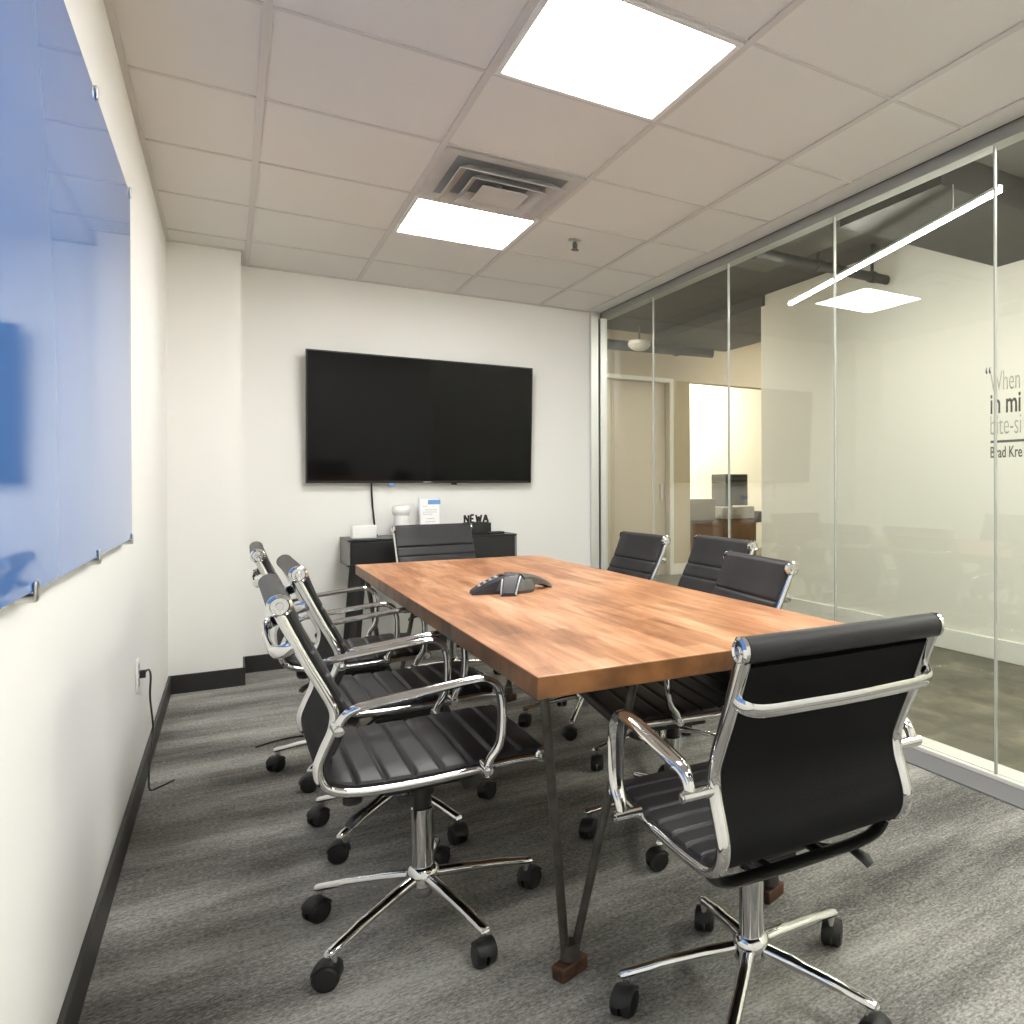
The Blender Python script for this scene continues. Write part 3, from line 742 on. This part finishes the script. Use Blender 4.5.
    MB().cyl((0,0.105,0.385),(0,0.128,0.325),0.024,0.030).build('tension_knob', M['plastic'], mech)
    lv = MB().cyl((0.07,-0.09,0.382),(0.165,-0.165,0.372),0.005,seg=10); lv.sweep([(0.155,-0.157,0.373),(0.17,-0.185,0.362),(0.175,-0.195,0.350)],[0.010,0.017,0.012],[0.007,0.009,0.008],up=(0,0,1),seg=10)
    lv.build('lever', M['plastic'], mech)
    # column
    MB().lathe([(0.0275,0.105),(0.0275,0.300),(0.0245,0.303)]).build('column', M['chrome'], t)
    MB().lathe([(0.0225,0.300),(0.0225,0.335),(0.030,0.338),(0.030,0.356)]).build('column_collar', M['plastic'], t)
    # base
    MB().lathe([(0.022,0.070),(0.027,0.078),(0.029,0.095),(0.040,0.104),(0.041,0.136),(0.034,0.146),(0.029,0.150)]).build('base_hub', M['chrome'], t)
    for k in range(5):
        lp = [(0.028,0,0.122),(0.10,0,0.113),(0.20,0,0.098),(0.278,0,0.083),(0.286,0,0.081)]
        l = MB().sweep(smoothpath(lp,3), [0.0155]*4+[0.0145]*3+[0.0130]*3+[0.0115]*2+[0.0095], [0.0140]*4+[0.0115]*3+[0.0095]*3+[0.008]*2+[0.006], up=(0,0,1), seg=12).build('base_leg', M['chrome'], t)
        l.rotation_euler = (0,0,k*2*PI/5)
        MB().cyl((0.274,0,0.048),(0.274,0,0.078),0.009,seg=12).build('caster_stem', M['chrome'], l)
        c = MB(); sw = random.uniform(-1.2,1.2)
        R_ = Matrix.Translation((0.274,0,0.029)) @ Matrix.Rotation(sw,4,'Z')
        n0 = len(c.bm.verts)
        for s in (-1, 1):
            c.lathe([(0.006,s*0.004),(0.0285,s*0.004),(0.029,s*0.008),(0.029,s*0.018),(0.024,s*0.024),(0.008,s*0.026)], (0.012,0,0), 'y', 20)
        # hood
        for a_ in range(0, 9):
            pass
        hood = [(0.012+0.031*math.cos(a_), 0, 0.031*math.sin(a_)) for a_ in [math.radians(10+i*16) for i in range(11)]]
        c.sweep(hood, 0.0035, [0.012]+[0.0225]*9+[0.012], up=(0,1,0), seg=10)
        c.cyl((0,0,0.0),(0,0,0.024),0.010,seg=12)
        c.bm.verts.ensure_lookup_table()
        for v in c.bm.verts: v.co = R_ @ v.co
        c.build('caster', M['tyre'], l)
    return t

def kids(o): return [c for c in list(COL.objects) if c.parent == o]
def copy_tree(o, parent=None):
    c = o.copy(); COL.objects.link(c)
    if parent is not None: c.parent = parent
    for ch in kids(o): copy_tree(ch, c)
    return c
def pose(o, x, y, th, base, dz=0.0):
    o.location = (x, y, 0); o.rotation_euler = (0, 0, th)
    legs = [c for c in kids(o) if c.name.split('.')[0] == 'base_leg']
    for c in kids(o):
        if c.name.split('.')[0] not in ('base_leg', 'base_hub', 'column', 'column_collar'): c.location.z = dz
    for k, l in enumerate(legs): l.rotation_euler = (0, 0, base - th + k*2*PI/5)
chairs = [
    (0.952, 1.352, -0.052, 0.156, -0.013, 'black office chair at the near end of the table, its back towards the camera'),
    (0.414, 2.084, -1.566, -0.014, 0.012, 'black office chair nearest the camera on the left side of the table'),
    (0.487, 2.735, -1.550, 0.09, 0.010, 'black office chair in the middle of the left side of the table'),
    (0.415, 3.430, -1.585, 0.30, 0.014, 'black office chair farthest back on the left side of the table'),
    (1.055, 4.500, 3.2270, 0.10, 0.006, 'black office chair at the far end of the table before the console'),
    (1.420, 3.420, 1.594, 0.35, -0.004, 'black office chair farthest back on the glass side of the table'),
    (1.490, 2.792, 1.555, 0.60, 0.008, 'black office chair in the middle of the glass side of the table'),
    (1.222, 2.190, 1.455, 0.30, -0.010, 'black office chair nearest the camera on the glass side of the table'),
]
proto = make_chair(chairs[0][5])
allc = [proto] + [copy_tree(proto) for _ in chairs[1:]]
for o, (x, y, th, b_, dz, lab) in zip(allc, chairs):
    o['label'] = lab; pose(o, x, y, th, b_, dz)

# ------------------------------------------------------------------ camera
yaw, pitch, roll = 0.5973, -0.0034, -0.0028
F = Vector((math.sin(yaw)*math.cos(pitch), math.cos(yaw)*math.cos(pitch), math.sin(pitch)))
R = Vector((math.cos(yaw), -math.sin(yaw), 0)); U = R.cross(F)
c, s = math.cos(roll), math.sin(roll)
R2 = R*c + U*s; U2 = U*c - R*s
cam = bpy.data.cameras.new('camera'); co = bpy.data.objects.new('camera', cam); COL.objects.link(co)
m3 = Matrix((R2, U2, -F)).transposed()
co.matrix_world = Matrix.Translation((0, 0, 1.1425)) @ m3.to_4x4()
cam.sensor_width = 36.0; cam.sensor_fit = 'HORIZONTAL'
cam.lens = 747.34/1024*36
cam.shift_x = (512-738.08)/1024; cam.shift_y = -(512-486.92)/1024
cam.clip_start = 0.02; cam.clip_end = 60
SC.camera = co

# ------------------------------------------------------------------ world and view
w = bpy.data.worlds.new('world'); SC.world = w; w.use_nodes = True
w.node_tree.nodes['Background'].inputs['Color'].default_value = (0.9, 0.93, 1.0, 1)
w.node_tree.nodes['Background'].inputs['Strength'].default_value = 0.1
SC.view_settings.view_transform = 'Standard'; SC.view_settings.look = 'None'
SC.view_settings.gamma = 1.0; SC.view_settings.use_curve_mapping = False
SC.view_settings.exposure = 0.30
SC.cycles.max_bounces = 14; SC.cycles.diffuse_bounces = 6; SC.cycles.glossy_bounces = 6; SC.cycles.transparent_max_bounces = 16
SC.cycles.use_denoising = True
